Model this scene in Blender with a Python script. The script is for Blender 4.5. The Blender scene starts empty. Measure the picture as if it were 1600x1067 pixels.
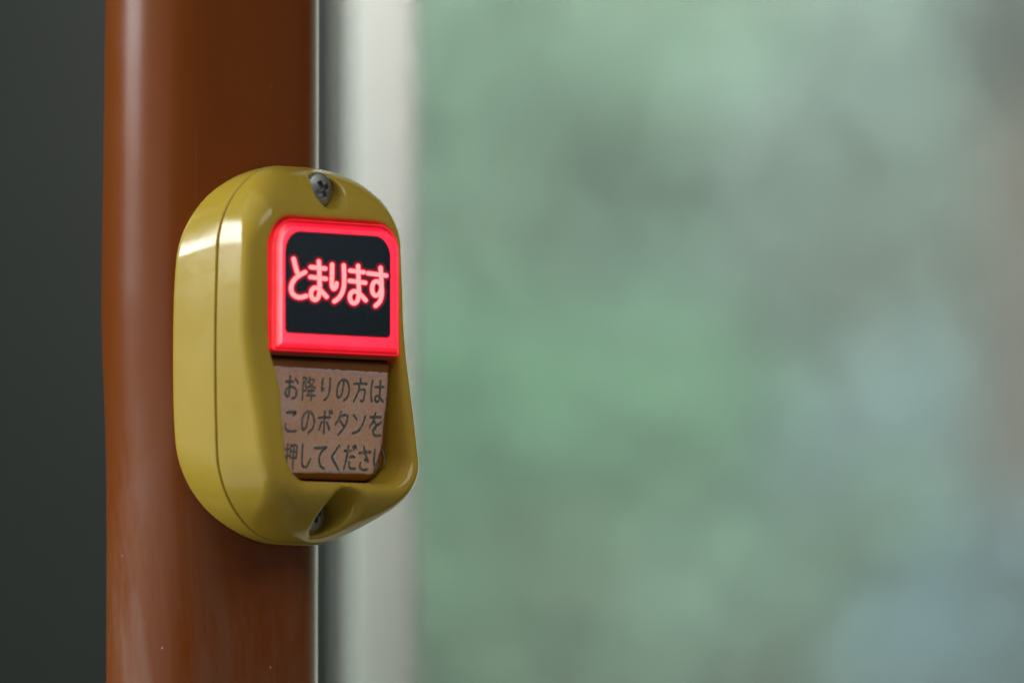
import bpy, math, random
import numpy as np
from mathutils import Vector, Matrix

random.seed(4)
rng = np.random.default_rng(4)
S = bpy.context.scene
C = S.collection
MM = 0.001
R = math.radians

# ------------------------------------------------------------------ camera
FOCUS_D = 1.2
TILT = R(2.9)                       # looking slightly up at the button
AIM = Vector((0.0471, 0.0, 0.0026))
cam = bpy.data.cameras.new('camera')
cam.lens = 270.0
cam.sensor_width = 36.0
cam.clip_start = 0.02
cam.clip_end = 200.0
cam.dof.use_dof = True
cam.dof.focus_distance = FOCUS_D - 0.012
cam.dof.aperture_fstop = 10.5
cam.dof.aperture_blades = 0
camo = bpy.data.objects.new('camera', cam)
camo.location = AIM + Vector((0, -FOCUS_D * math.cos(TILT), -FOCUS_D * math.sin(TILT)))
camo.rotation_euler = (R(90) + TILT, 0, 0)
C.objects.link(camo)
S.camera = camo

# ------------------------------------------------------------------ world and lamps
w = bpy.data.worlds.new('World')
S.world = w
w.use_nodes = True
bg = w.node_tree.nodes['Background']
bg.inputs['Color'].default_value = (0.88, 0.82, 0.73, 1)
bg.inputs['Strength'].default_value = 0.15


def area(name, loc, target, sx, sy, power, color):
    l = bpy.data.lights.new(name, 'AREA')
    l.shape = 'RECTANGLE'
    l.size, l.size_y = sx, sy
    l.energy = power
    l.color = color
    o = bpy.data.objects.new(name, l)
    o.location = loc
    d = Vector(target) - Vector(loc)
    o.rotation_euler = d.to_track_quat('-Z', 'Y').to_euler()
    C.objects.link(o)
    return o


# daylight through the bus windows on the left of the pole
area('left_window_upper', (-1.05, 0.03, 0.42), (-0.05, 0.03, 0.42), 0.40, 0.46, 11.0, (0.94, 1.0, 1.0))
area('left_window_lower', (-1.10, -0.35, -0.32), (0.0, -0.1, -0.2), 1.5, 1.0, 3.6, (1.0, 0.98, 0.92))
area('front_fill', (0.45, -0.62, 0.84), (0.05, 0.0, 0.0), 1.1, 0.6, 5.6, (1.0, 0.97, 0.92))  # unseen fill lamp added overhead to brighten the button's front
cl = area('post_top_fill', (0.035, 0.13, 0.235), (0.0225, 0.24, 0.03), 0.05, 0.05, 0.20, (1.0, 0.77, 0.83))  # added out-of-view lamp that whitens the top of the window post
cl.data.spread = R(80)
# open sky above the shrubs outside
area('outdoor_sky', (0.15, 1.6, 3.4), (0.15, 4.6, -0.2), 3.4, 2.0, 860.0, (0.95, 1.0, 0.97))
# daylight through the bus windows on the right
area('right_sky', (1.35, 4.6, 0.2), (0.0, 0.0, 0.0), 1.7, 2.6, 14.0, (1.0, 1.0, 0.97))
area('right_window', (1.6, 1.15, 0.0), (0.0, 0.0, 0.0), 0.7, 1.8, 14.0, (0.88, 1.0, 0.98))

S.view_settings.view_transform = 'Standard'
S.view_settings.look = 'None'
S.view_settings.exposure = 0.0
S.view_settings.gamma = 1.0
S.render.engine = 'CYCLES'
S.cycles.use_denoising = True
S.cycles.denoising_input_passes = 'RGB'
S.cycles.max_bounces = 8
S.cycles.transparent_max_bounces = 12
S.cycles.caustics_reflective = False
S.cycles.caustics_refractive = False


# ------------------------------------------------------------------ helpers
def link(name, me, mat=None, parent=None, **props):
    o = bpy.data.objects.new(name, me)
    C.objects.link(o)
    if mat is not None and me is not None:
        me.materials.append(mat)
    if parent is not None:
        o.parent = parent
    for k, v in props.items():
        o[k] = v
    return o


def mesh_from(name, verts, faces, smooth=True, normals=None):
    me = bpy.data.meshes.new(name)
    me.from_pydata([tuple(v) for v in verts], [], [tuple(f) for f in faces])
    me.update()
    if smooth:
        me.polygons.foreach_set('use_smooth', [True] * len(me.polygons))
    if normals is not None:
        me.normals_split_custom_set_from_vertices([tuple(n) for n in normals])
    return me


def fast_quads(name, verts, quads, normals=None):
    me = bpy.data.meshes.new(name)
    n, q = len(verts), len(quads)
    me.vertices.add(n)
    me.vertices.foreach_set('co', np.asarray(verts, dtype=np.float32).ravel())
    me.loops.add(q * 4)
    me.loops.foreach_set('vertex_index', np.asarray(quads, dtype=np.int32).ravel())
    me.polygons.add(q)
    me.polygons.foreach_set('loop_start', np.arange(0, q * 4, 4, dtype=np.int32))
    me.polygons.foreach_set('loop_total', np.full(q, 4, dtype=np.int32))
    me.update(calc_edges=True)
    me.validate()
    me.polygons.foreach_set('use_smooth', [True] * len(me.polygons))
    if normals is not None:
        me.normals_split_custom_set_from_vertices(np.asarray(normals, dtype=np.float32))
    return me


def surface_nets(f, lo, hi, h):
    """Mesh the zero set of f(u, v, w) inside the box lo..hi (mm); returns verts, quads, normals."""
    ax = [np.arange(lo[i], hi[i] + h, h) for i in range(3)]
    U, V, W = np.meshgrid(*ax, indexing='ij')
    F = f(U, V, W).astype(np.float32)
    del U, V, W
    ins = F < 0
    nx, ny, nz = F.shape
    cnt = np.zeros((nx - 1, ny - 1, nz - 1), dtype=np.int8)
    for i in (0, 1):
        for j in (0, 1):
            for k in (0, 1):
                cnt += ins[i:nx - 1 + i, j:ny - 1 + j, k:nz - 1 + k]
    act = np.argwhere((cnt > 0) & (cnt < 8))
    idx = np.full(cnt.shape, -1, dtype=np.int32)
    idx[act[:, 0], act[:, 1], act[:, 2]] = np.arange(len(act))
    acc = np.zeros((len(act), 3))
    num = np.zeros(len(act))
    for a in range(3):
        b, c = (a + 1) % 3, (a + 2) % 3
        for ob in (0, 1):
            for oc in (0, 1):
                p = act.copy()
                p[:, b] += ob
                p[:, c] += oc
                q = p.copy()
                q[:, a] += 1
                fa = F[p[:, 0], p[:, 1], p[:, 2]]
                fb = F[q[:, 0], q[:, 1], q[:, 2]]
                m = (fa < 0) != (fb < 0)
                t = np.where(m, fa / np.where(m, fa - fb, 1), 0)
                pt = p.astype(float)
                pt[:, a] += t
                acc[m] += pt[m]
                num[m] += 1
    P = np.array(lo) + h * acc / num[:, None]
    quads = []
    for a in range(3):
        b, c = (a + 1) % 3, (a + 2) % 3
        sl0 = [slice(None)] * 3
        sl1 = [slice(None)] * 3
        sl0[a] = slice(0, -1)
        sl1[a] = slice(1, None)
        A, B = ins[tuple(sl0)], ins[tuple(sl1)]
        e = np.argwhere(A != B)
        ok = (e[:, b] > 0) & (e[:, c] > 0) & (e[:, b] < F.shape[b] - 1) & (e[:, c] < F.shape[c] - 1)
        e = e[ok]

        def cell(db, dc):
            g = e.copy()
            g[:, b] += db
            g[:, c] += dc
            return idx[g[:, 0], g[:, 1], g[:, 2]]
        q = np.stack([cell(-1, -1), cell(0, -1), cell(0, 0), cell(-1, 0)], 1)
        flip = ~A[e[:, 0], e[:, 1], e[:, 2]]
        q[flip] = q[flip][:, ::-1]
        quads.append(q)
    quads = np.concatenate(quads)

    def grad(P, d=0.02):
        g = np.zeros_like(P)
        for a in range(3):
            pp = P.copy(); pm = P.copy()
            pp[:, a] += d; pm[:, a] -= d
            g[:, a] = (f(*pp.T) - f(*pm.T)) / (2 * d)
        return g
    for _ in range(2):
        g = grad(P)
        n2 = np.maximum((g * g).sum(1), 0.05)
        step = f(*P.T)[:, None] * g / n2[:, None]
        ln = np.linalg.norm(step, axis=1, keepdims=True)
        step *= np.minimum(1, 0.6 * h / np.maximum(ln, 1e-9))
        P = P - 0.9 * step
    g = grad(P, 0.06)
    N = g / np.maximum(np.linalg.norm(g, axis=1, keepdims=True), 1e-9)
    return P, quads, N


def to_local(P):
    """button frame (u right across the face, v up, w out of the face; mm) -> local metres."""
    P = np.asarray(P, dtype=float)
    return np.stack([P[:, 0], -P[:, 2], P[:, 1]], 1) * MM


def to_local_dir(N):
    return np.stack([N[:, 0], -N[:, 2], N[:, 1]], 1)


def smax(a, b, k):
    h = np.maximum(k - np.abs(a - b), 0) / k
    return np.maximum(a, b) + h * h * k * 0.25


def rbox2(u, v, hw, hh, r):
    q = np.abs(u) - (hw - r)
    p = np.abs(v) - (hh - r)
    return np.sqrt(np.maximum(q, 0) ** 2 + np.maximum(p, 0) ** 2) + np.minimum(np.maximum(q, p), 0) - r


def round_and(a, b, r):
    a = a + r
    b = b + r
    return np.minimum(np.maximum(a, b), 0) + np.sqrt(np.maximum(a, 0) ** 2 + np.maximum(b, 0) ** 2) - r


# ------------------------------------------------------------------ materials
class NT:
    def __init__(self, name):
        self.m = bpy.data.materials.new(name)
        self.m.use_nodes = True
        self.t = self.m.node_tree
        self.t.nodes.clear()
        self.out = self.n('ShaderNodeOutputMaterial')

    def n(self, kind, **kw):
        nd = self.t.nodes.new(kind)
        for k, v in kw.items():
            if k.startswith('i_'):
                nd.inputs[k[2:].replace('_', ' ')].default_value = v
            else:
                setattr(nd, k, v)
        return nd

    def l(self, a, ao, b, bi):
        self.t.links.new(a.outputs[ao], b.inputs[bi])

    def surf(self, nd, so=0):
        self.l(nd, so, self.out, 'Surface')
        return self.m

    def noise(self, scale, detail=3, rough=0.5, vec=None, dist=0.0):
        nd = self.n('ShaderNodeTexNoise')
        nd.inputs['Scale'].default_value = scale
        nd.inputs['Detail'].default_value = detail
        nd.inputs['Roughness'].default_value = rough
        nd.inputs['Distortion'].default_value = dist
        if vec is not None:
            self.t.links.new(vec, nd.inputs['Vector'])
        return nd

    def ramp(self, src, stops):
        r = self.n('ShaderNodeValToRGB')
        el = r.color_ramp.elements
        while len(el) < len(stops):
            el.new(0.5)
        for e, (p, c) in zip(el, stops):
            e.position = p
            e.color = c if len(c) == 4 else (*c, 1)
        self.t.links.new(src, r.inputs['Fac'])
        return r

    def maprange(self, src, a, b, c, d):
        r = self.n('ShaderNodeMapRange')
        for i, x in zip(('From Min', 'From Max', 'To Min', 'To Max'), (a, b, c, d)):
            r.inputs[i].default_value = x
        self.t.links.new(src, r.inputs['Value'])
        return r

    def mix(self, fac, a, b, mode='MIX'):
        m = self.n('ShaderNodeMix', data_type='RGBA', blend_type=mode)
        for sock, v in ((m.inputs[0], fac), (m.inputs[6], a), (m.inputs[7], b)):
            if isinstance(v, (int, float)):
                sock.default_value = v
            elif isinstance(v, tuple):
                sock.default_value = v if len(v) == 4 else (*v, 1)
            else:
                self.t.links.new(v, sock)
        return m

    def obj(self, scale=(1, 1, 1)):
        tc = self.n('ShaderNodeTexCoord')
        mp = self.n('ShaderNodeMapping')
        mp.inputs['Scale'].default_value = scale
        self.l(tc, 'Object', mp, 'Vector')
        return mp.outputs[0]

    def bump(self, height, strength, dist):
        b = self.n('ShaderNodeBump')
        b.inputs['Strength'].default_value = strength
        b.inputs['Distance'].default_value = dist
        self.t.links.new(height, b.inputs['Height'])
        return b


def mat_yellow():
    t = NT('yellow_plastic')
    v = t.obj()
    big = t.noise(60, 4, 0.6, v)
    col = t.ramp(big.outputs['Fac'], [(0.3, (0.49, 0.345, 0.038)), (0.7, (0.565, 0.400, 0.049))])
    dirt = t.noise(420, 6, 0.7, v)
    dm = t.maprange(dirt.outputs['Fac'], 0.62, 0.78, 0.0, 0.22)
    c2 = t.mix(dm.outputs[0], col.outputs[0], (0.22, 0.15, 0.03))
    # grime caught in the seam between cover and housing
    sep = t.n('ShaderNodeSeparateXYZ')
    t.t.links.new(v, sep.inputs[0])
    off = t.n('ShaderNodeMath', operation='ADD')
    t.l(sep, 'Y', off, 0)
    off.inputs[1].default_value = 0.01951
    ab = t.n('ShaderNodeMath', operation='ABSOLUTE')
    t.l(off, 0, ab, 0)
    sg = t.maprange(ab.outputs[0], 0.00004, 0.00011, 0.85, 0.0)
    gn = t.noise(300, 4, 0.6, v)
    gg = t.maprange(gn.outputs['Fac'], 0.3, 0.55, 0.45, 1.0)
    sm = t.n('ShaderNodeMath', operation='MULTIPLY')
    t.l(sg, 0, sm, 0)
    t.l(gg, 0, sm, 1)
    c2 = t.mix(sm.outputs[0], c2.outputs[2], (0.045, 0.028, 0.010))
    p = t.n('ShaderNodeBsdfPrincipled')
    t.l(c2, 2, p, 'Base Color')
    rn = t.noise(150, 5, 0.6, v)
    rr = t.maprange(rn.outputs['Fac'], 0.3, 0.75, 0.13, 0.25)
    t.l(rr, 0, p, 'Roughness')
    p.inputs['Specular IOR Level'].default_value = 0.5
    fine = t.noise(2600, 2, 0.5, v)
    wav = t.noise(260, 2, 0.5, v)
    b1 = t.bump(fine.outputs['Fac'], 0.10, 0.00005)
    b2 = t.bump(wav.outputs['Fac'], 0.10, 0.0002)
    t.l(b1, 0, b2, 'Normal')
    t.l(b2, 0, p, 'Normal')
    return t.surf(p)


def mat_pole():
    t = NT('orange_pole_coating')
    v = t.obj()
    vs = t.obj((1, 1, 0.25))
    n1 = t.noise(45, 5, 0.6, vs)
    col = t.ramp(n1.outputs['Fac'], [(0.3, (0.200, 0.044, 0.003)), (0.72, (0.235, 0.054, 0.004))])
    # dull rubbed dust, heavier on the lower half of the pole
    sep = t.n('ShaderNodeSeparateXYZ')
    t.t.links.new(v, sep.inputs[0])
    low = t.maprange(sep.outputs['Z'], 0.0, -0.04, 0.0, 1.0)
    n2 = t.noise(95, 7, 0.72, vs, 0.6)
    d0 = t.maprange(n2.outputs['Fac'], 0.40, 0.70, 0.0, 0.50)
    dm = t.n('ShaderNodeMath', operation='MULTIPLY')
    t.l(d0, 0, dm, 0)
    t.l(low, 0, dm, 1)
    c2 = t.mix(dm.outputs[0], col.outputs[0], (0.25, 0.14, 0.09))
    # sparse specks
    vo = t.n('ShaderNodeTexVoronoi')
    vo.inputs['Scale'].default_value = 300
    t.t.links.new(v, vo.inputs['Vector'])
    sp = t.maprange(vo.outputs['Distance'], 0.05, 0.075, 1.0, 0.0)
    pick = t.n('ShaderNodeSeparateColor')
    t.l(vo, 'Color', pick, 0)
    pk = t.maprange(pick.outputs[0], 0.86, 0.87, 0.0, 1.0)
    sm = t.n('ShaderNodeMath', operation='MULTIPLY')
    t.l(sp, 0, sm, 0)
    t.l(pk, 0, sm, 1)
    sm2 = t.n('ShaderNodeMath', operation='MULTIPLY')
    t.l(sm, 0, sm2, 0)
    lowb = t.maprange(sep.outputs['Z'], 0.02, -0.04, 0.12, 0.8)
    t.l(lowb, 0, sm2, 1)
    vz = t.obj((1, 1, 0.03))
    sc = t.noise(1500, 2, 0.5, vz)
    sk = t.maprange(sc.outputs['Fac'], 0.66, 0.74, 0.0, 0.12)
    c2 = t.mix(sk.outputs[0], c2.outputs[2], (0.34, 0.17, 0.09))
    c3 = t.mix(sm2.outputs[0], c2.outputs[2], (0.55, 0.48, 0.42))
    p = t.n('ShaderNodeBsdfPrincipled')
    t.l(c3, 2, p, 'Base Color')
    n3 = t.noise(38, 6, 0.65, v, 0.8)
    p.inputs['Specular IOR Level'].default_value = 0.38
    r0 = t.maprange(n3.outputs['Fac'], 0.35, 0.7, 0.20, 0.29)
    r1 = t.n('ShaderNodeMath', operation='MULTIPLY_ADD')
    t.l(dm, 0, r1, 0)
    r1.inputs[1].default_value = 0.55
    t.l(r0, 0, r1, 2)
    t.l(r1, 0, p, 'Roughness')
    f = t.noise(900, 3, 0.5, v)
    b = t.bump(f.outputs['Fac'], 0.035, 0.0001)
    t.l(b, 0, p, 'Normal')
    return t.surf(p)


def mat_simple(name, col, rough, var=0.12, scale=80, metallic=0.0, bump=0.0, bscale=600, spec=0.5):
    t = NT(name)
    v = t.obj()
    n = t.noise(scale, 4, 0.6, v)
    lo = tuple(c * (1 - var) for c in col)
    hi = tuple(min(1, c * (1 + var)) for c in col)
    r = t.ramp(n.outputs['Fac'], [(0.3, lo), (0.7, hi)])
    p = t.n('ShaderNodeBsdfPrincipled')
    t.l(r, 0, p, 'Base Color')
    p.inputs['Roughness'].default_value = rough
    p.inputs['Metallic'].default_value = metallic
    p.inputs['Specular IOR Level'].default_value = spec
    if bump:
        f = t.noise(bscale, 3, 0.5, v)
        b = t.bump(f.outputs['Fac'], bump, 0.0003)
        t.l(b, 0, p, 'Normal')
    return t.surf(p)


def mat_lens():
    """lit red translucent plastic: brightest where it is looked at square on."""
    t = NT('lit_red_lens')
    lw = t.n('ShaderNodeLayerWeight')
    lw.inputs['Blend'].default_value = 0.5
    ca = t.ramp(lw.outputs['Facing'], [(0.0, (1.0, 0.074, 0.082)), (0.15, (1.0, 0.020, 0.032)), (0.32, (0.74, 0.0055, 0.015)),
                                       (0.55, (0.20, 0.0015, 0.009)), (1.0, (0.12, 0.001, 0.006))])
    n = t.noise(260, 3, 0.5, t.obj())
    st = t.maprange(n.outputs['Fac'], 0.3, 0.7, 3.6, 4.4)
    p = t.n('ShaderNodeBsdfPrincipled')
    p.inputs['Base Color'].default_value = (0.35, 0.01, 0.02, 1)
    p.inputs['Roughness'].default_value = 0.22
    t.l(ca, 0, p, 'Emission Color')
    # the thick inner step carries more of the lamp's light than the thin flange
    sp = t.n('ShaderNodeSeparateXYZ')
    t.t.links.new(t.obj(), sp.inputs[0])
    dep = t.maprange(sp.outputs['Y'], -0.0277, -0.02838, 0.20, 1.2)
    mu = t.n('ShaderNodeMath', operation='MULTIPLY')
    t.l(st, 0, mu, 0)
    t.l(dep, 0, mu, 1)
    t.l(mu, 0, p, 'Emission Strength')
    return t.surf(p)


def mat_emit(name, col, strength):
    t = NT(name)
    p = t.n('ShaderNodeBsdfPrincipled')
    p.inputs['Base Color'].default_value = (0.3, 0.02, 0.03, 1)
    p.inputs['Roughness'].default_value = 0.35
    p.inputs['Emission Color'].default_value = (*col, 1)
    p.inputs['Emission Strength'].default_value = strength
    return t.surf(p)


def mat_sticker():
    t = NT('aged_sticker_film')
    v = t.obj()
    n1 = t.noise(70, 5, 0.65, v, 0.4)
    col = t.ramp(n1.outputs['Fac'], [(0.30, (0.72, 0.37, 0.225)), (0.52, (0.71, 0.45, 0.335)), (0.72, (0.67, 0.52, 0.48))])
    g = t.noise(2300, 2, 0.6, v)
    gm = t.maprange(g.outputs['Fac'], 0.50, 0.72, 0.0, 0.42)
    c2 = t.mix(gm.outputs[0], col.outputs[0], (0.75, 0.66, 0.66))
    g2 = t.maprange(g.outputs['Fac'], 0.5, 0.3, 0.0, 0.22)
    c3 = t.mix(g2.outputs[0], c2.outputs[2], (0.30, 0.15, 0.09))
    # paler, lifted film along the margin (attribute written on the mesh)
    at = t.n('ShaderNodeAttribute')
    at.attribute_name = 'margin'
    mg = t.maprange(at.outputs['Fac'], 0.0, 1.0, 0.0, 0.8)
    c4 = t.mix(mg.outputs[0], c3.outputs[2], (0.46, 0.40, 0.43))
    p = t.n('ShaderNodeBsdfPrincipled')
    t.l(c4, 2, p, 'Base Color')
    p.inputs['Roughness'].default_value = 0.32
    b = t.bump(g.outputs['Fac'], 0.35, 0.0001)
    t.l(b, 0, p, 'Normal')
    return t.surf(p)


def mat_ink():
    t = NT('faded_teal_ink')
    v = t.obj()
    g = t.noise(2100, 3, 0.65, v)
    col = t.ramp(g.outputs['Fac'], [(0.36, (0.045, 0.085, 0.09)), (0.54, (0.12, 0.165, 0.16)), (0.70, (0.42, 0.28, 0.22))])
    p = t.n('ShaderNodeBsdfPrincipled')
    t.l(col, 0, p, 'Base Color')
    p.inputs['Roughness'].default_value = 0.5
    b = t.bump(g.outputs['Fac'], 0.4, 0.00008)
    t.l(b, 0, p, 'Normal')
    return t.surf(p)


def mat_panel():
    t = NT('dark_display_film')
    v = t.obj()
    g = t.noise(2600, 2, 0.6, v)
    col = t.ramp(g.outputs['Fac'], [(0.35, (0.008, 0.018, 0.029)), (0.68, (0.022, 0.043, 0.064))])
    p = t.n('ShaderNodeBsdfPrincipled')
    t.l(col, 0, p, 'Base Color')
    p.inputs['Roughness'].default_value = 0.42
    b = t.bump(g.outputs['Fac'], 0.25, 0.00006)
    t.l(b, 0, p, 'Normal')
    return t.surf(p)


def mat_glass(name='veiled_window_glass', d0=0.115, d1=0.145):
    t = NT(name)
    tr = t.n('ShaderNodeBsdfTransparent')
    tr.inputs[0].default_value = (0.95, 0.97, 0.94, 1)
    gl = t.n('ShaderNodeBsdfGlossy')
    gl.inputs['Roughness'].default_value = 0.03
    df = t.n('ShaderNodeBsdfTranslucent')  # pale veil mixed into the pane to give the view a haze
    df.inputs[0].default_value = (0.74, 0.80, 0.77, 1)
    n = t.noise(4, 4, 0.6, t.obj())
    dm = t.maprange(n.outputs['Fac'], 0.3, 0.7, d0, d1)
    m1 = t.n('ShaderNodeMixShader')
    t.l(dm, 0, m1, 0)
    t.l(tr, 0, m1, 1)
    t.l(df, 0, m1, 2)
    fr = t.n('ShaderNodeFresnel')
    fr.inputs[0].default_value = 1.45
    m2 = t.n('ShaderNodeMixShader')
    t.l(fr, 0, m2, 0)
    t.l(m1, 0, m2, 1)
    t.l(gl, 0, m2, 2)
    return t.surf(m2)


def mat_leaf(name, c1, c2):
    t = NT(name)
    oi = t.n('ShaderNodeNewGeometry')
    r = t.ramp(oi.outputs['Random Per Island'], [(0.0, c1), (1.0, c2)])
    p = t.n('ShaderNodeBsdfPrincipled')
    t.l(r, 0, p, 'Base Color')
    p.inputs['Roughness'].default_value = 0.5
    return t.surf(p)


YEL = mat_yellow()
POLE = mat_pole()
BROWN = mat_simple('brown_button_plastic', (0.235, 0.075, 0.010), 0.33, 0.12, 90, bump=0.08, bscale=1500)
DARK = mat_simple('dark_recess', (0.03, 0.022, 0.012), 0.6)
STEEL = mat_simple('dull_screw_steel', (0.34, 0.37, 0.37), 0.45, 0.25, 500, metallic=0.85, bump=0.2, bscale=1200)
LENS = mat_lens()
PANEL = mat_panel()
STICK = mat_sticker()
INK = mat_ink()
GLOW_CORE = mat_emit('lit_letter_core', (1.0, 0.38, 0.37), 1.2)
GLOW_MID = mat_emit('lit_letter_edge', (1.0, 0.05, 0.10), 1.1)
EDGE_GLOW = mat_emit('painted_panel_glow', (0.62, 0.012, 0.045), 1.0)
GLOW_HALO = mat_emit('painted_glow_bleed', (0.20, 0.004, 0.020), 1.0)

# ------------------------------------------------------------------ the orange pole
zs = np.concatenate([np.linspace(-0.45, -0.065, 8), np.linspace(-0.06, 0.06, 49), np.linspace(0.065, 0.45, 8)])
yk = [-900, -200, 0, 200, 400, 480, 560, 640, 700, 760, 900, 1067, 2400]
xk = [163, 163, 162.5, 160.3, 157.6, 157.0, 159.2, 163, 165, 166, 166.5, 166.5, 166.5]
RIGHT = 496.5
verts, faces = [], []
NS = 144
for z in zs:
    L = np.interp(558 - z / MM * 10, yk, xk)
    cx = ((L + RIGHT) / 2 - 328) / 10 * MM
    r = (RIGHT - L) / 20 * MM
    for i in range(NS):
        a = 2 * math.pi * i / NS
        verts.append((cx + r * math.cos(a), r * math.sin(a), z))
for k in range(len(zs) - 1):
    for i in range(NS):
        j = (i + 1) % NS
        faces.append((k * NS + i, k * NS + j, (k + 1) * NS + j, (k + 1) * NS + i))
faces.append(tuple(range(NS))[::-1])
faces.append(tuple((len(zs) - 1) * NS + i for i in range(NS)))
pole = link('handrail_pole', mesh_from('handrail_pole', verts, faces), POLE)
pole['label'] = 'glossy orange brown vertical handrail pole carrying the yellow stop button'
pole['category'] = 'pole'

# ------------------------------------------------------------------ the stop button
btn = link('stop_button', None)
btn.rotation_euler = (0, 0, R(45))
BO = 0.4                            # the button sits a touch off the pole's axis (mm)
btn.location = (BO * MM * math.cos(R(45)), BO * MM * math.sin(R(45)), 0)
btn['label'] = 'yellow plastic bus stop request button with glowing red sign, fixed on orange pole'
btn['category'] = 'stop button'

PR = 16.95
wf_v = np.array([-36, -30.5, -29, -27.5, -26, -24.5, -23, -21.5, -20, -18, -15, -10, -5, 0, 5, 10, 16, 19, 21, 23, 25, 26.5, 28, 29.5, 36])
wf_w = np.array([17, 21.6, 23.2, 24.8, 26.5, 28.2, 29.5, 30.3, 30.6, 30.6, 30.2, 29.5, 28.8, 28.2, 27.95, 27.9, 27.75, 27.6, 27.2, 26.6, 25.7, 24.9, 23.8, 22.3, 14])
# natural cubic spline of the front profile
_vv = np.linspace(-36, 36, 721)


def _spline(x, y, q):
    n = len(x)
    h = np.diff(x)
    A = np.eye(n)
    b = np.zeros(n)
    for i in range(1, n - 1):
        A[i, i - 1], A[i, i], A[i, i + 1] = h[i - 1], 2 * (h[i - 1] + h[i]), h[i]
        b[i] = 3 * ((y[i + 1] - y[i]) / h[i] - (y[i] - y[i - 1]) / h[i - 1])
    c = np.linalg.solve(A, b)
    k = np.clip(np.searchsorted(x, q) - 1, 0, n - 2)
    d = (c[k + 1] - c[k]) / (3 * h[k])
    bb = (y[k + 1] - y[k]) / h[k] - h[k] * (2 * c[k] + c[k + 1]) / 3
    dx = q - x[k]
    return y[k] + bb * dx + c[k] * dx ** 2 + d * dx ** 3


_ww = _spline(wf_v, wf_w, _vv)
_ww = np.convolve(np.pad(_ww, 8, mode='edge'), np.ones(17) / 17, 'valid')
_sl = np.gradient(_ww, _vv)


def wfront(v):
    return np.interp(v, _vv, _ww)


def outline(u, v, r=10.0, hw=17.45, hh=29.25):
    v = v + 0.3
    bulge = 0.65 * (np.minimum(np.abs(v), 30) / 20) ** 2
    bt = 0.35 * (np.minimum(np.abs(u), 18) / 10) ** 2
    return rbox2(u, v, hw - bulge, hh - bt, r)


# opening for the display and the push button
OV = 0.15


def opening(u, v):
    r = np.where(v > OV, 4.7, 4.6)
    sh = np.interp(v, [-6, 0], [0.75, 0.0])      # the lower part is narrower on the left
    q = np.abs(u - 0.2 - sh) - (13.65 - sh - r)
    p = np.abs(v - OV) - (20.15 - r)
    return np.sqrt(np.maximum(q, 0) ** 2 + np.maximum(p, 0) ** 2) + np.minimum(np.maximum(q, p), 0) - r


TOP_SCREW = (0.6, 25.1, 23.8)
BOT_SCREW = (0.8, -24.8, 22.1)
SEAM = 19.5


def f_cover(u, v, w):
    a = outline(u, v, np.where(v > 0, 12.0, 13.0))
    # the left flank leans in towards the front
    a = a + np.where(u < 0, np.interp(v, [-24, -10, 10], [0.07, 0.12, 0.05]), 0.0) * np.maximum(w - SEAM, 0) * np.clip(-u / 10, 0, 1)
    s = np.interp(v, _vv, _sl)
    # the frame falls away to the left of the opening
    cs = np.interp(v, [-20, -8, 2, 20], [0.25, 0.42, 0.55, 0.45])
    t = np.maximum(-u - 12.6, 0)
    drop = cs * np.where(t < 1, t * t / 2, t - 0.5)
    b = (w - wfront(v) + drop) / np.sqrt(1 + s * s + 0.2)
    rr = np.where(u < 0, np.interp(v, [-26, -20, 0], [3.4, 2.0, 1.3]), np.interp(v, [-26, -18, 6], [3.8, 2.6, 4.8]))
    rr = np.interp(v, [16, 24], [0, 1]) * 3.4 + np.interp(v, [16, 24], [1, 0]) * rr
    d = round_and(a, b, rr)
    d = smax(d, SEAM + 0.1 - w, 0.3)
    op = np.maximum(opening(u, v), 20.0 - w)
    k = np.interp(v, [-22, -10, 2, 24], [2.4, 2.0, 1.2, 1.0])
    d = smax(d, -op, k)
    h1 = np.maximum(np.sqrt((u - TOP_SCREW[0]) ** 2 + (v - TOP_SCREW[1]) ** 2) - (2.85 + 0.05 * (w - 23)), TOP_SCREW[2] - 0.9 - w)
    d = smax(d, -h1, 0.9)
    h2 = np.maximum(np.sqrt((u - BOT_SCREW[0]) ** 2 + (v - BOT_SCREW[1]) ** 2) - (3.1 + 0.06 * (w - 21)), BOT_SCREW[2] - 0.9 - w)
    d = smax(d, -h2, 1.4)
    return d


def f_base(u, v, w):
    back = np.maximum((SEAM - 0.08) - w, 0)
    d = outline(u, v, np.where(v > 0, 12.0 + 0.16 * back, 13.0 + 0.16 * back), 17.55 - 0.04 * back, 29.25 - 0.03 * back)
    d = smax(d, w - (SEAM - 0.08), 0.3)
    d = smax(d, 9.0 + 5.5 * (np.abs(v) / 29.0) ** 4 - w, 1.2)
    pole_d = np.sqrt((u + BO) ** 2 + w * w) - PR
    return smax(d, -pole_d, 0.3)


P, Q, N = surface_nets(f_cover, (-18.4, -30.6, 19.2), (18.4, 30.6, 31.4), 0.17)
cover = link('front_cover', fast_quads('front_cover', to_local(P), Q, to_local_dir(N)), YEL, btn)
P, Q, N = surface_nets(f_base, (-18.4, -30.6, 8.0), (18.4, 30.6, 20.6), 0.18)
base = link('base_housing', fast_quads('base_housing', to_local(P), Q, to_local_dir(N)), YEL, btn)


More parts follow.
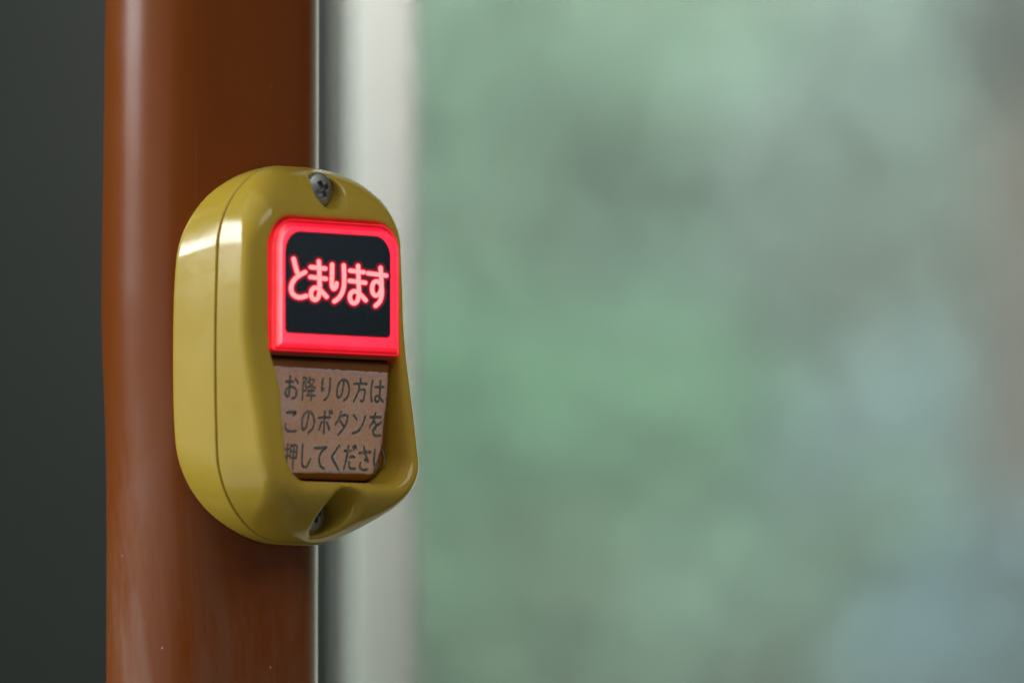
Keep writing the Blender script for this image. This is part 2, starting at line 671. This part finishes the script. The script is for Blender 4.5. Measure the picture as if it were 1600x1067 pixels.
# screws
def f_screw(x, y, z):
    r = np.sqrt(x * x + y * y)
    dome = np.sqrt(r * r + (z + 4.2) ** 2) - 5.2
    d = smax(dome, r - 2.65, 0.25)
    d = np.maximum(d, -0.7 - z)
    slot = 0.42 - 0.10 * (1 - z)
    c1 = np.maximum(np.abs(x) - slot, np.abs(y) - 1.35)
    c2 = np.maximum(np.abs(y) - slot, np.abs(x) - 1.35)
    c3 = np.abs(x) + np.abs(y) - 0.85
    cr = np.maximum(np.minimum(np.minimum(c1, c2), c3), 0.05 - z)
    return smax(d, -cr, 0.14)


SP, SQ, SN = surface_nets(f_screw, (-2.9, -2.9, -1.0), (2.9, 2.9, 1.3), 0.07)
for (su, sv, sw), ang, tilt in ((TOP_SCREW, 0.5, 0.0), (BOT_SCREW, 0.2, 0.0)):
    ca, sa = math.cos(ang), math.sin(ang)
    rot = np.array([[ca, -sa, 0], [sa, ca, 0], [0, 0, 1]])
    pp = SP @ rot.T + np.array([su - 0.1, sv + 0.1, sw - 0.2])
    nn = SN @ rot.T
    link('screw', fast_quads('screw', to_local(pp), SQ, to_local_dir(nn)), STEEL, btn)


# ------------------------------------------------------------------ lofted rounded plates
def rrect(u0, u1, v0, v1, rt, rb, n=10):
    pts = []
    for (cx, cy, r, a0) in ((u1 - rt, v1 - rt, rt, 0), (u0 + rt, v1 - rt, rt, 90), (u0 + rb, v0 + rb, rb, 180), (u1 - rb, v0 + rb, rb, 270)):
        for i in range(n + 1):
            a = R(a0 + 90 * i / n)
            pts.append((cx + r * math.cos(a), cy + r * math.sin(a)))
    return pts


def loft(name, u0, u1, v0, v1, rt, rb, rings, plane=None, mat=None, parent=None, sharp=True):
    """rings: (inset, w); the last ring is filled."""
    verts, faces = [], []
    m = None
    for ins, ww in rings:
        ring = rrect(u0 + ins, u1 - ins, v0 + ins, v1 - ins, max(rt - ins, 0.15), max(rb - ins, 0.15))
        m = len(ring)
        for (a, b) in ring:
            verts.append((a, b, ww + (plane(b) if plane else 0)))
    for k in range(len(rings) - 1):
        for i in range(m):
            j = (i + 1) % m
            faces.append((k * m + i, k * m + j, (k + 1) * m + j, (k + 1) * m + i))
    faces.append(tuple((len(rings) - 1) * m + i for i in range(m)))
    faces.append(tuple(range(m))[::-1])
    me = mesh_from(name, to_local(verts), faces)
    if sharp:
        me.set_sharp_from_angle(angle=R(38))
    return link(name, me, mat, parent)


# lit display: stepped red lens, dark film, glowing words
lens = loft('display_lens', -13.4, 13.5, -0.3, 20.15, 4.4, 0.7,
            [(0, 24.0), (0, 27.5), (0.06, 27.67), (0.16, 27.75), (0.34, 27.75), (0.46, 27.6), (0.56, 27.62),
             (1.15, 28.3), (1.28, 28.38), (1.45, 28.40)], mat=LENS, parent=btn)
lens.location = (0, -0.35 * MM, 0)     # the lens stands a little proud of the cover
PU0, PU1, PV0, PV1 = -11.55, 10.85, 2.5, 18.15
loft('panel_glow', PU0 - 0.10, PU1 + 0.10, PV0 - 0.10, PV1 + 0.10, 3.4, 0.9, [(0, 28.2), (0, 28.412)], mat=EDGE_GLOW, parent=lens)  # red glow spilling over the panel border, painted as emissive rings
loft('panel_glow', PU0, PU1, PV0, PV1, 3.3, 0.8, [(0, 28.2), (0, 28.426)], mat=GLOW_HALO, parent=lens)
loft('display_panel', PU0 + 0.16, PU1 - 0.16, PV0 + 0.14, PV1 - 0.14, 3.15, 0.7, [(0, 28.2), (0.0, 28.432), (0.02, 28.44)], mat=PANEL, parent=lens)


def catmull(pts, n=8):
    if len(pts) < 3:
        return pts
    P_ = [np.array(p, float) for p in pts]
    P_ = [2 * P_[0] - P_[1]] + P_ + [2 * P_[-1] - P_[-2]]
    out = []
    for i in range(1, len(P_) - 2):
        p0, p1, p2, p3 = P_[i - 1], P_[i], P_[i + 1], P_[i + 2]
        for k in range(n):
            t = k / n
            out.append(0.5 * ((2 * p1) + (-p0 + p2) * t + (2 * p0 - 5 * p1 + 4 * p2 - p3) * t * t + (-p0 + 3 * p1 - 3 * p2 + p3) * t ** 3))
    out.append(P_[-2])
    return out


def ribbon(pts, hw):
    """flat stroke with round ends: list of 2D verts and faces."""
    p = np.array([np.asarray(q, float) for q in pts])
    keep = [0] + [i for i in range(1, len(p)) if np.linalg.norm(p[i] - p[i - 1]) > 1e-6]
    p = p[keep]
    tg = np.gradient(p, axis=0)
    tg /= np.linalg.norm(tg, axis=1, keepdims=True)
    nm = np.stack([-tg[:, 1], tg[:, 0]], 1)
    L, Rr = p + nm * hw, p - nm * hw
    V = list(L) + list(Rr)
    n = len(p)
    Fc = [(i, n + i, n + i + 1, i + 1) for i in range(n - 1)]
    for (c, t, a, b, s) in ((p[0], -tg[0], n, 0, 1), (p[-1], tg[-1], n - 1, 2 * n - 1, 1)):
        va, vb = V[a] - c, V[b] - c
        a0 = math.atan2(va[1], va[0])
        ids = [a]
        for k in range(1, 7):
            an = a0 - math.pi * k / 7
            V.append(c + hw * np.array([math.cos(an), math.sin(an)]))
            ids.append(len(V) - 1)
        ids.append(b)
        Fc.append(tuple(ids[::-1]))
    return V, Fc


def stroke_mesh(name, strokes, hw, conv, step):
    """conv maps a 2D point and a lift (mm) to the button frame."""
    verts, faces = [], []
    for i, s in enumerate(strokes):
        V, Fc = ribbon(s, hw if not isinstance(hw, (list, tuple)) else hw[i])
        o = len(verts)
        verts += [conv(q, i * step) for q in V]
        faces += [tuple(o + k for k in f) for f in Fc]
    L = to_local(verts)
    # make every face look out of the button
    fx = []
    for f in faces:
        a, b, c = L[f[0]], L[f[1]], L[f[2]]
        nrm = np.cross(b - a, c - a)
        fx.append(f[::-1] if nrm[1] > 0 else f)
    return mesh_from(name, L, fx, smooth=False)


# the glowing words, strokes measured on an 8x enlargement of the sign
GLYPHS = [
    [[(213, 120), (232, 200), (255, 285)], [(355, 285), (300, 313), (232, 365), (192, 430), (182, 495), (202, 555), (250, 590), (305, 597), (368, 580)]],
    [[(425, 222), (605, 240)], [(420, 345), (612, 367)], [(525, 150), (530, 250), (533, 400), (536, 500), (520, 590), (480, 628), (440, 602), (428, 550), (445, 497), (485, 478), (535, 500), (580, 545), (622, 592)]],
    [[(690, 190), (688, 330), (686, 420), (692, 465), (712, 492), (738, 465), (745, 425)], [(835, 200), (840, 330), (838, 450), (815, 540), (770, 608), (718, 648)]],
    [[(915, 265), (1085, 285)], [(908, 392), (1105, 416)], [(1015, 205), (1018, 300), (1022, 440), (1025, 545), (1008, 635), (968, 672), (928, 650), (912, 597), (928, 543), (970, 522), (1020, 542), (1065, 585), (1110, 635)]],
    [[(1138, 296), (1370, 326)], [(1298, 228), (1304, 330), (1310, 450), (1300, 520), (1270, 565), (1232, 575), (1200, 540), (1192, 480), (1205, 425), (1240, 398), (1280, 412), (1306, 450), (1314, 520), (1308, 590), (1285, 655), (1235, 705)]],
]


def sign_pt(lift):
    def conv(q, dz):
        # enlargement pixels -> millimetres on the film
        u = -13.018 + 0.01701 * q[0] + 0.00002 * q[1] - BO
        v = 15.184 + 0.000695 * q[0] - 0.012319 * q[1]
        return (u, v, 28.44 + lift + dz)
    return conv


strokes = [catmull(s) for g in GLYPHS for s in g]
link('sign_glow_haze', stroke_mesh('sign_glow_haze', strokes, 64, sign_pt(0.004), 0.0003), mat_emit('painted_glow_haze', (0.045, 0.003, 0.009), 1.0), lens)  # soft glow round the letters, painted as wider and dimmer emissive strokes
link('sign_glow_bleed', stroke_mesh('sign_glow_bleed', strokes, 45, sign_pt(0.010), 0.0006), GLOW_HALO, lens)
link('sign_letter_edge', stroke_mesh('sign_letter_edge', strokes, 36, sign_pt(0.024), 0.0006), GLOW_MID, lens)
link('sign_lettering', stroke_mesh('sign_lettering', strokes, 25, sign_pt(0.038), 0.0006), GLOW_CORE, lens)

# push button with its worn instruction sticker


def face_w(v):
    return 26.55 + 0.078 * v


pb = loft('push_button', -13.2, 13.45, -19.5, -0.9, 0.6, 4.4,
          [(0, -4.5), (0, -1.0), (0.10, -0.6), (0.35, -0.22), (0.7, -0.05), (1.1, 0.0)], plane=face_w, mat=BROWN, parent=btn)
loft('light_shield', -13.3, 13.4, -0.85, -0.35, 0.2, 0.2, [(0, 22.0), (0, 27.2), (0.1, 27.3)], mat=BROWN, parent=btn)


def jitter_edge(poly, step=0.35, amp=0.05):
    out = []
    for i in range(len(poly)):
        a, b = np.array(poly[i], float), np.array(poly[(i + 1) % len(poly)], float)
        n = max(1, int(np.linalg.norm(b - a) / step))
        for k in range(n):
            out.append(a + (b - a) * k / n + rng.normal(0, amp, 2))
    return out


stick_poly = [(-12.7, -2.5), (12.6, -2.75), (12.65, -5.6), (12.45, -8.6), (12.25, -11.1), (12.05, -14.6), (10.5, -18.5), (-9.6, -18.7), (-12.3, -16.0)]
outer = jitter_edge(stick_poly)
cen = np.mean(np.array(stick_poly), 0)
verts, faces, margin = [], [], []
rings = [(0.0, 0.0, 1.0), (0.0, 0.09, 1.0), (0.35, 0.11, 0.75), (0.9, 0.10, 0.15), (1.6, 0.10, 0.0)]
for ins, lift, mg in rings:
    for q in outer:
        d = q - cen
        ln = np.linalg.norm(d)
        z = q - d / ln * ins
        m_ = mg if (q[1] > -3.2 or q[0] > 10.6 or q[1] < -17.6) else mg * 0.35
        verts.append((z[0], z[1], face_w(z[1]) + lift + (rng.normal(0, 0.012) if ins else 0)))
        margin.append(m_)
m = len(outer)
for k in range(len(rings) - 1):
    for i in range(m):
        j = (i + 1) % m
        faces.append((k * m + j, k * m + i, (k + 1) * m + i, (k + 1) * m + j))
faces.append(tuple((len(rings) - 1) * m + i for i in range(m))[::-1])
me = mesh_from('sticker', to_local(verts), faces)
att = me.attributes.new('margin', 'FLOAT', 'POINT')
att.data.foreach_set('value', margin)
link('sticker', me, STICK, pb)

G = {
    'o': ['l 10 74 60 76', 'c 36 97 36 60 35 25 27 12 14 16 8 30 18 44 45 54 70 50 86 38 87 20 76 8 56 5', 'l 76 88 94 72'],
    'kou': ['l 8 96 8 0', 'p 8 94 32 94 20 70', 'c 20 70 31 56 29 40 12 36', 'c 56 98 50 86 38 74', 'c 50 86 86 88 70 66 40 52', 'c 50 78 66 64 95 52', 'l 44 40 90 41', 'l 50 41 46 22', 'l 38 20 97 21', 'l 70 52 70 0'],
    'ri': ['c 24 92 20 60 23 42 33 52', 'c 76 95 77 50 66 20 42 2'],
    'no': ['c 53 86 46 45 32 20 16 16 7 38 12 68 34 90 62 92 86 76 94 50 86 22 58 4'],
    'kata': ['l 50 100 50 84', 'l 4 78 96 80', 'c 42 78 38 45 8 4', 'c 40 52 82 53 80 20 72 5 56 8'],
    'ha': ['c 13 94 6 50 14 5', 'l 36 68 96 70', 'c 71 95 71 40 69 16 58 5 43 8 38 20 50 30 72 24 96 8'],
    'ko': ['c 18 86 80 88 66 76', 'c 14 36 14 18 34 8 88 8'],
    'bo': ['l 4 70 86 72', 'p 45 95 45 4', 'l 27 50 8 18', 'l 64 50 84 20', 'l 76 98 83 86', 'l 91 101 98 89'],
    'ta': ['c 40 99 30 72 4 44', 'c 34 80 88 82 74 38 28 0', 'l 34 60 64 38'],
    'n': ['l 12 84 34 68', 'c 10 8 50 20 78 48 93 80'],
    'wo': ['l 10 80 84 82', 'c 46 99 32 64 8 38', 'c 18 50 36 60 50 54 50 28', 'c 92 60 55 42 34 24 42 6 64 2 90 5'],
    'osu': ['l 2 76 40 78', 'p 24 100 24 6 12 10', 'l 2 40 42 52', 'p 50 94 96 94 96 42 50 42 50 94', 'l 50 68 96 68', 'l 73 94 73 -4'],
    'shi': ['c 25 96 25 30 38 8 64 8 90 38'],
    'te': ['l 4 86 96 90', 'c 92 88 56 70 42 40 54 14 84 2'],
    'ku': ['p 76 98 22 52 82 0'],
    'da': ['l 4 78 56 81', 'c 33 99 25 50 8 4', 'c 50 52 66 56 86 53', 'c 48 32 48 14 66 6 96 7', 'l 71 99 78 87', 'l 87 102 94 92'],
    'sa': ['l 6 72 92 78', 'c 40 99 54 68 78 40 52 44', 'c 18 30 16 14 38 3 76 4'],
    'i': ['c 12 88 9 40 24 8 40 28', 'c 74 82 90 58 94 28'],
}
rows = [(-5.65, 3.6, 2.95, -7.75, 3.64, ['o', 'kou', 'ri', 'no', 'kata', 'ha']),
        (-10.75, 3.6, 2.95, -7.5, 3.6, ['ko', 'no', 'bo', 'ta', 'n', 'wo']),
        (-16.05, 3.7, 2.7, -7.2, 3.15, ['osu', 'shi', 'te', 'ku', 'da', 'sa', 'i'])]
ink_strokes, wid = [], []
for (vc, hh, wd, u0, pitch, chars) in rows:
    for ci, ch in enumerate(chars):
        for st in G[ch]:
            kind, *nums = st.split()
            nums = [float(x) for x in nums]
            pts = [(u0 + ci * pitch + (nums[i] / 100 - 0.5) * wd, vc + (nums[i + 1] / 100 - 0.5) * hh) for i in range(0, len(nums), 2)]
            if kind == 'c':
                pts = catmull(pts, 6)
            else:
                q = []
                for a, b in zip(pts[:-1], pts[1:]):
                    for k in range(5):
                        q.append(np.array(a) + (np.array(b) - np.array(a)) * k / 5)
                q.append(np.array(pts[-1]))
                pts = q
            pts = [np.asarray(p, float) + rng.normal(0, 0.018, 2) for p in pts]
            ink_strokes.append(pts)
            wid.append(0.15 if ch in ('kou', 'osu') else 0.19)


def ink_pt(q, dz):
    return (q[0], q[1], face_w(q[1]) + 0.135 + dz)


link('sticker_lettering', stroke_mesh('sticker_lettering', ink_strokes, wid, ink_pt, 0.0005), INK, pb)


# ------------------------------------------------------------------ behind the pole: bus side with its window
def box_mesh(name, x0, x1, y0, y1, z0, z1, bev=0.0):
    import bmesh
    bm = bmesh.new()
    bmesh.ops.create_cube(bm, size=1)
    for v_ in bm.verts:
        v_.co = ((x0 + x1) / 2 + v_.co.x * (x1 - x0), (y0 + y1) / 2 + v_.co.y * (y1 - y0), (z0 + z1) / 2 + v_.co.z * (z1 - z0))
    if bev:
        bmesh.ops.bevel(bm, geom=bm.edges[:], offset=bev, segments=3, affect='EDGES', profile=0.5)
    me = bpy.data.meshes.new(name)
    bm.to_mesh(me)
    bm.free()
    if bev:
        me.polygons.foreach_set('use_smooth', [True] * len(me.polygons))
        me.set_sharp_from_angle(angle=R(40))
    return me


WALL = mat_simple('dark_grey_green_panel', (0.022, 0.032, 0.027), 0.8, 0.1, 6, spec=0.2)
POSTM = mat_simple('pale_painted_post', (0.34, 0.425, 0.365), 0.6, 0.06, 20)

wall = link('wall', box_mesh('wall', -1.4, 0.0140, 0.250, 0.290, -0.8, 0.9), WALL, kind='structure')
win = link('bus_window', None)
win.location = (0.03, 0.25, -0.3)
win['label'] = 'bus window with a pale upright post beside the pole, bushes blurred beyond it'
win['category'] = 'window'
wo = Vector(win.location)


def wpart(name, x0, x1, y0, y1, z0, z1, mat, bev=0.0):
    me = box_mesh(name, x0 - wo.x, x1 - wo.x, y0 - wo.y, y1 - wo.y, z0 - wo.z, z1 - wo.z, bev)
    return link(name, me, mat, win)


wpart('window_post', 0.0166, 0.0290, 0.238, 0.285, -0.8, 0.9, POSTM, 0.002)
wpart('post_shade_strip', 0.0141, 0.0165, 0.246, 0.285, -0.8, 0.9, mat_simple('post_shade_grey', (0.20, 0.23, 0.20), 0.5, 0.1, 20), 0.0005)  # darker strip stands in for shading down the post's left edge
wpart('glass_pane', 0.0292, 1.10, 0.2535, 0.2575, -0.5, 0.45, mat_glass())
wpart('window_sill', 0.0291, 1.10, 0.238, 0.285, -0.8, -0.502, POSTM, 0.003)

link('window_header', box_mesh('window_header', 0.0292, 1.10, 0.250, 0.290, 0.452, 0.9), WALL, kind='structure')
link('ceiling', box_mesh('ceiling', -1.4, 1.4, -1.35, 0.290, 0.91, 0.95), mat_simple('pale_grey_ceiling', (0.45, 0.45, 0.42), 0.7, 0.05, 4), kind='structure')

# ------------------------------------------------------------------ outside
SOIL = mat_simple('dry_soil', (0.16, 0.13, 0.085), 0.95, 0.3, 3)
gv, gf = [], []
gx, gy = np.linspace(-14, 14, 29), np.linspace(0.8, 40, 30)
for y in gy:
    for x in gx:
        gv.append((x, y, -1.7 + 0.05 * math.sin(x * 1.7 + y)))
for j in range(len(gy) - 1):
    for i in range(len(gx) - 1):
        k = j * len(gx) + i
        gf.append((k, k + 1, k + 1 + len(gx), k + len(gx)))
link('ground', mesh_from('ground', gv, gf), SOIL, kind='structure')

BANKM = mat_simple('grassy_bank', (0.10, 0.19, 0.11), 0.9, 0.35, 4)
bv, bf = [], []
bx, bt = np.linspace(-9, 11, 41), np.linspace(0, 1, 22)
for t_ in bt:
    for x in bx:
        bv.append((x, 6.2 + 3.2 * t_, -1.75 + 6.5 * t_ ** 0.9 + 0.12 * math.sin(x * 2.3 + t_ * 9)))
for j in range(len(bt) - 1):
    for i in range(len(bx) - 1):
        k = j * len(bx) + i
        bf.append((k, k + 1, k + 1 + len(bx), k + len(bx)))
link('hillside', mesh_from('hillside', bv, bf), BANKM, kind='structure')

STEM = mat_simple('shrub_bark', (0.10, 0.08, 0.055), 0.9)


def crown_mesh(name, n, cx, cz, rx, ry, rz, leaf, clumps=45):
    cl = []
    while len(cl) < clumps:
        p_ = rng.uniform(-1, 1, 3)
        if np.dot(p_, p_) <= 1:
            cl.append(p_ * np.array([rx, ry, rz]))
    V, Fc = [], []
    for _ in range(n):
        c = cl[rng.integers(len(cl))]
        p_ = c + rng.normal(0, 0.22, 3) * np.array([rx, ry, rz])
        d = rng.normal(0, 1, 3)
        d /= np.linalg.norm(d)
        s = np.cross(d, rng.normal(0, 1, 3))
        s /= np.linalg.norm(s)
        l_ = leaf * rng.uniform(0.7, 1.35)
        nrm = np.cross(d, s)
        o = len(V)
        base_ = p_ + np.array([cx, 0, cz])
        V += [base_ - d * l_ * 0.5, base_ + s * l_ * 0.26 + nrm * l_ * .06, base_ + d * l_ * 0.55, base_ - s * l_ * 0.26 + nrm * l_ * .06]
        Fc += [(o, o + 1, o + 2), (o, o + 2, o + 3)]
    return mesh_from(name, V, Fc, smooth=False)


def stem_mesh(name, h, spread):
    V, Fc = [], []
    for k in range(5):
        ax, ay = rng.uniform(-spread, spread, 2)
        o = len(V)
        for j in range(6):
            t_ = j / 5
            cx, cy, z, r = ax * t_ ** 1.4, ay * t_ ** 1.4, h * t_, 0.018 * (1 - 0.7 * t_) + 0.003
            for i in range(6):
                a = math.pi * i / 3
                V.append((cx + r * math.cos(a), cy + r * math.sin(a), z))
        for j in range(5):
            for i in range(6):
                q = (i + 1) % 6
                Fc.append((o + j * 6 + i, o + j * 6 + q, o + (j + 1) * 6 + q, o + (j + 1) * 6 + i))
    return mesh_from(name, V, Fc)


def shrub(x, y, z, rx, rz, col1, col2, label, n=3000, leaf=0.032, cat='shrub', name='shrub'):
    o = link(name, None)
    o.location = (x, y, -1.7)
    o['label'] = label
    o['category'] = cat
    link('crown', crown_mesh('crown', n, 0, z + 1.7, rx, rx * 0.7, rz, leaf), mat_leaf('leaves', col1, col2), o)
    link('stem', stem_mesh('stem', max(0.4, z + 1.7), rx * 0.5), STEM, o)
    return o


DT = math.tan(TILT)


def out_at(px, py, y):
    k = (1.2 + y) / 1.2
    return (0.0471 + (px - 800) * 1e-4 * k, 0.0026 + y * DT + (533 - py) * 1e-4 * k)


SHR = [
    # px, py, depth, rx, rz, colours, label
    (820, 300, 4.8, 0.20, 0.17, (0.145, 0.25, 0.185), (0.19, 0.31, 0.235), 'fresh green shrub beyond the window, upper left next to the pale post'),
    (800, 800, 4.2, 0.16, 0.12, (0.05, 0.16, 0.085), (0.08, 0.21, 0.12), 'mid green shrub beyond the window, low beside the pale post'),
    (1080, 560, 5.2, 0.18, 0.13, (0.085, 0.15, 0.115), (0.12, 0.19, 0.145), 'grey green bush in the middle of the window view'),
    (1120, 300, 5.0, 0.20, 0.14, (0.14, 0.25, 0.18), (0.19, 0.31, 0.23), 'light green bush high in the middle of the window view'),
    (1300, 560, 4.7, 0.16, 0.12, (0.085, 0.175, 0.14), (0.125, 0.225, 0.18), 'teal green bush in the right half of the window view'),
    (1440, 240, 4.6, 0.12, 0.13, (0.17, 0.24, 0.22), (0.24, 0.32, 0.30), 'pale silvery bush high on the right of the window view'),
    (1480, 760, 4.0, 0.09, 0.09, (0.09, 0.165, 0.175), (0.13, 0.22, 0.24), 'bluish grey bush low on the right of the window view'),
    (980, 1000, 4.0, 0.14, 0.04, (0.13, 0.13, 0.09), (0.19, 0.18, 0.13), 'brownish olive bush low in the middle of the window view'),
    (720, 1010, 3.7, 0.08, 0.06, (0.05, 0.12, 0.07), (0.08, 0.16, 0.10), 'dark green bush at the foot of the view beside the pale post'),
    (1230, 960, 3.9, 0.10, 0.07, (0.06, 0.14, 0.10), (0.10, 0.19, 0.14), 'dark green bush low between the olive and teal bushes'),
    (1590, 1030, 3.0, 0.07, 0.06, (0.05, 0.12, 0.16), (0.09, 0.18, 0.23), 'dark teal bush in the lower right corner of the view'),
    (1080, -50, 5.8, 0.42, 0.07, (0.30, 0.34, 0.28), (0.42, 0.45, 0.38), 'pale cream bush along the top of the window view'),
]
for px, py, dy, rx, rz, c1, c2, lab in SHR:
    x, z = out_at(px, py, dy)
    shrub(x, dy, z, rx, rz, c1, c2, lab)

# a rusty post with a dark cap standing by the right edge
px0, pz0 = out_at(1655, 130, 3.4)
gp = link('gate_post', None)
gp.location = (px0, 3.4, -1.7)
gp['label'] = 'dark reddish post with black cap at the right edge, out of focus'
gp['category'] = 'post'
RUST = mat_simple('rusty_brown_paint', (0.03, 0.014, 0.011), 0.8, 0.2, 8)
CAPM = mat_simple('dark_grey_cap', (0.015, 0.015, 0.02), 0.6)
link('shaft', box_mesh('shaft', -0.045, 0.045, -0.03, 0.03, 0.0, pz0 + 1.7, 0.004), RUST, gp)
link('cap', box_mesh('cap', -0.060, 0.060, -0.04, 0.04, pz0 + 1.7005, pz0 + 1.7 + 0.14, 0.006), CAPM, gp)
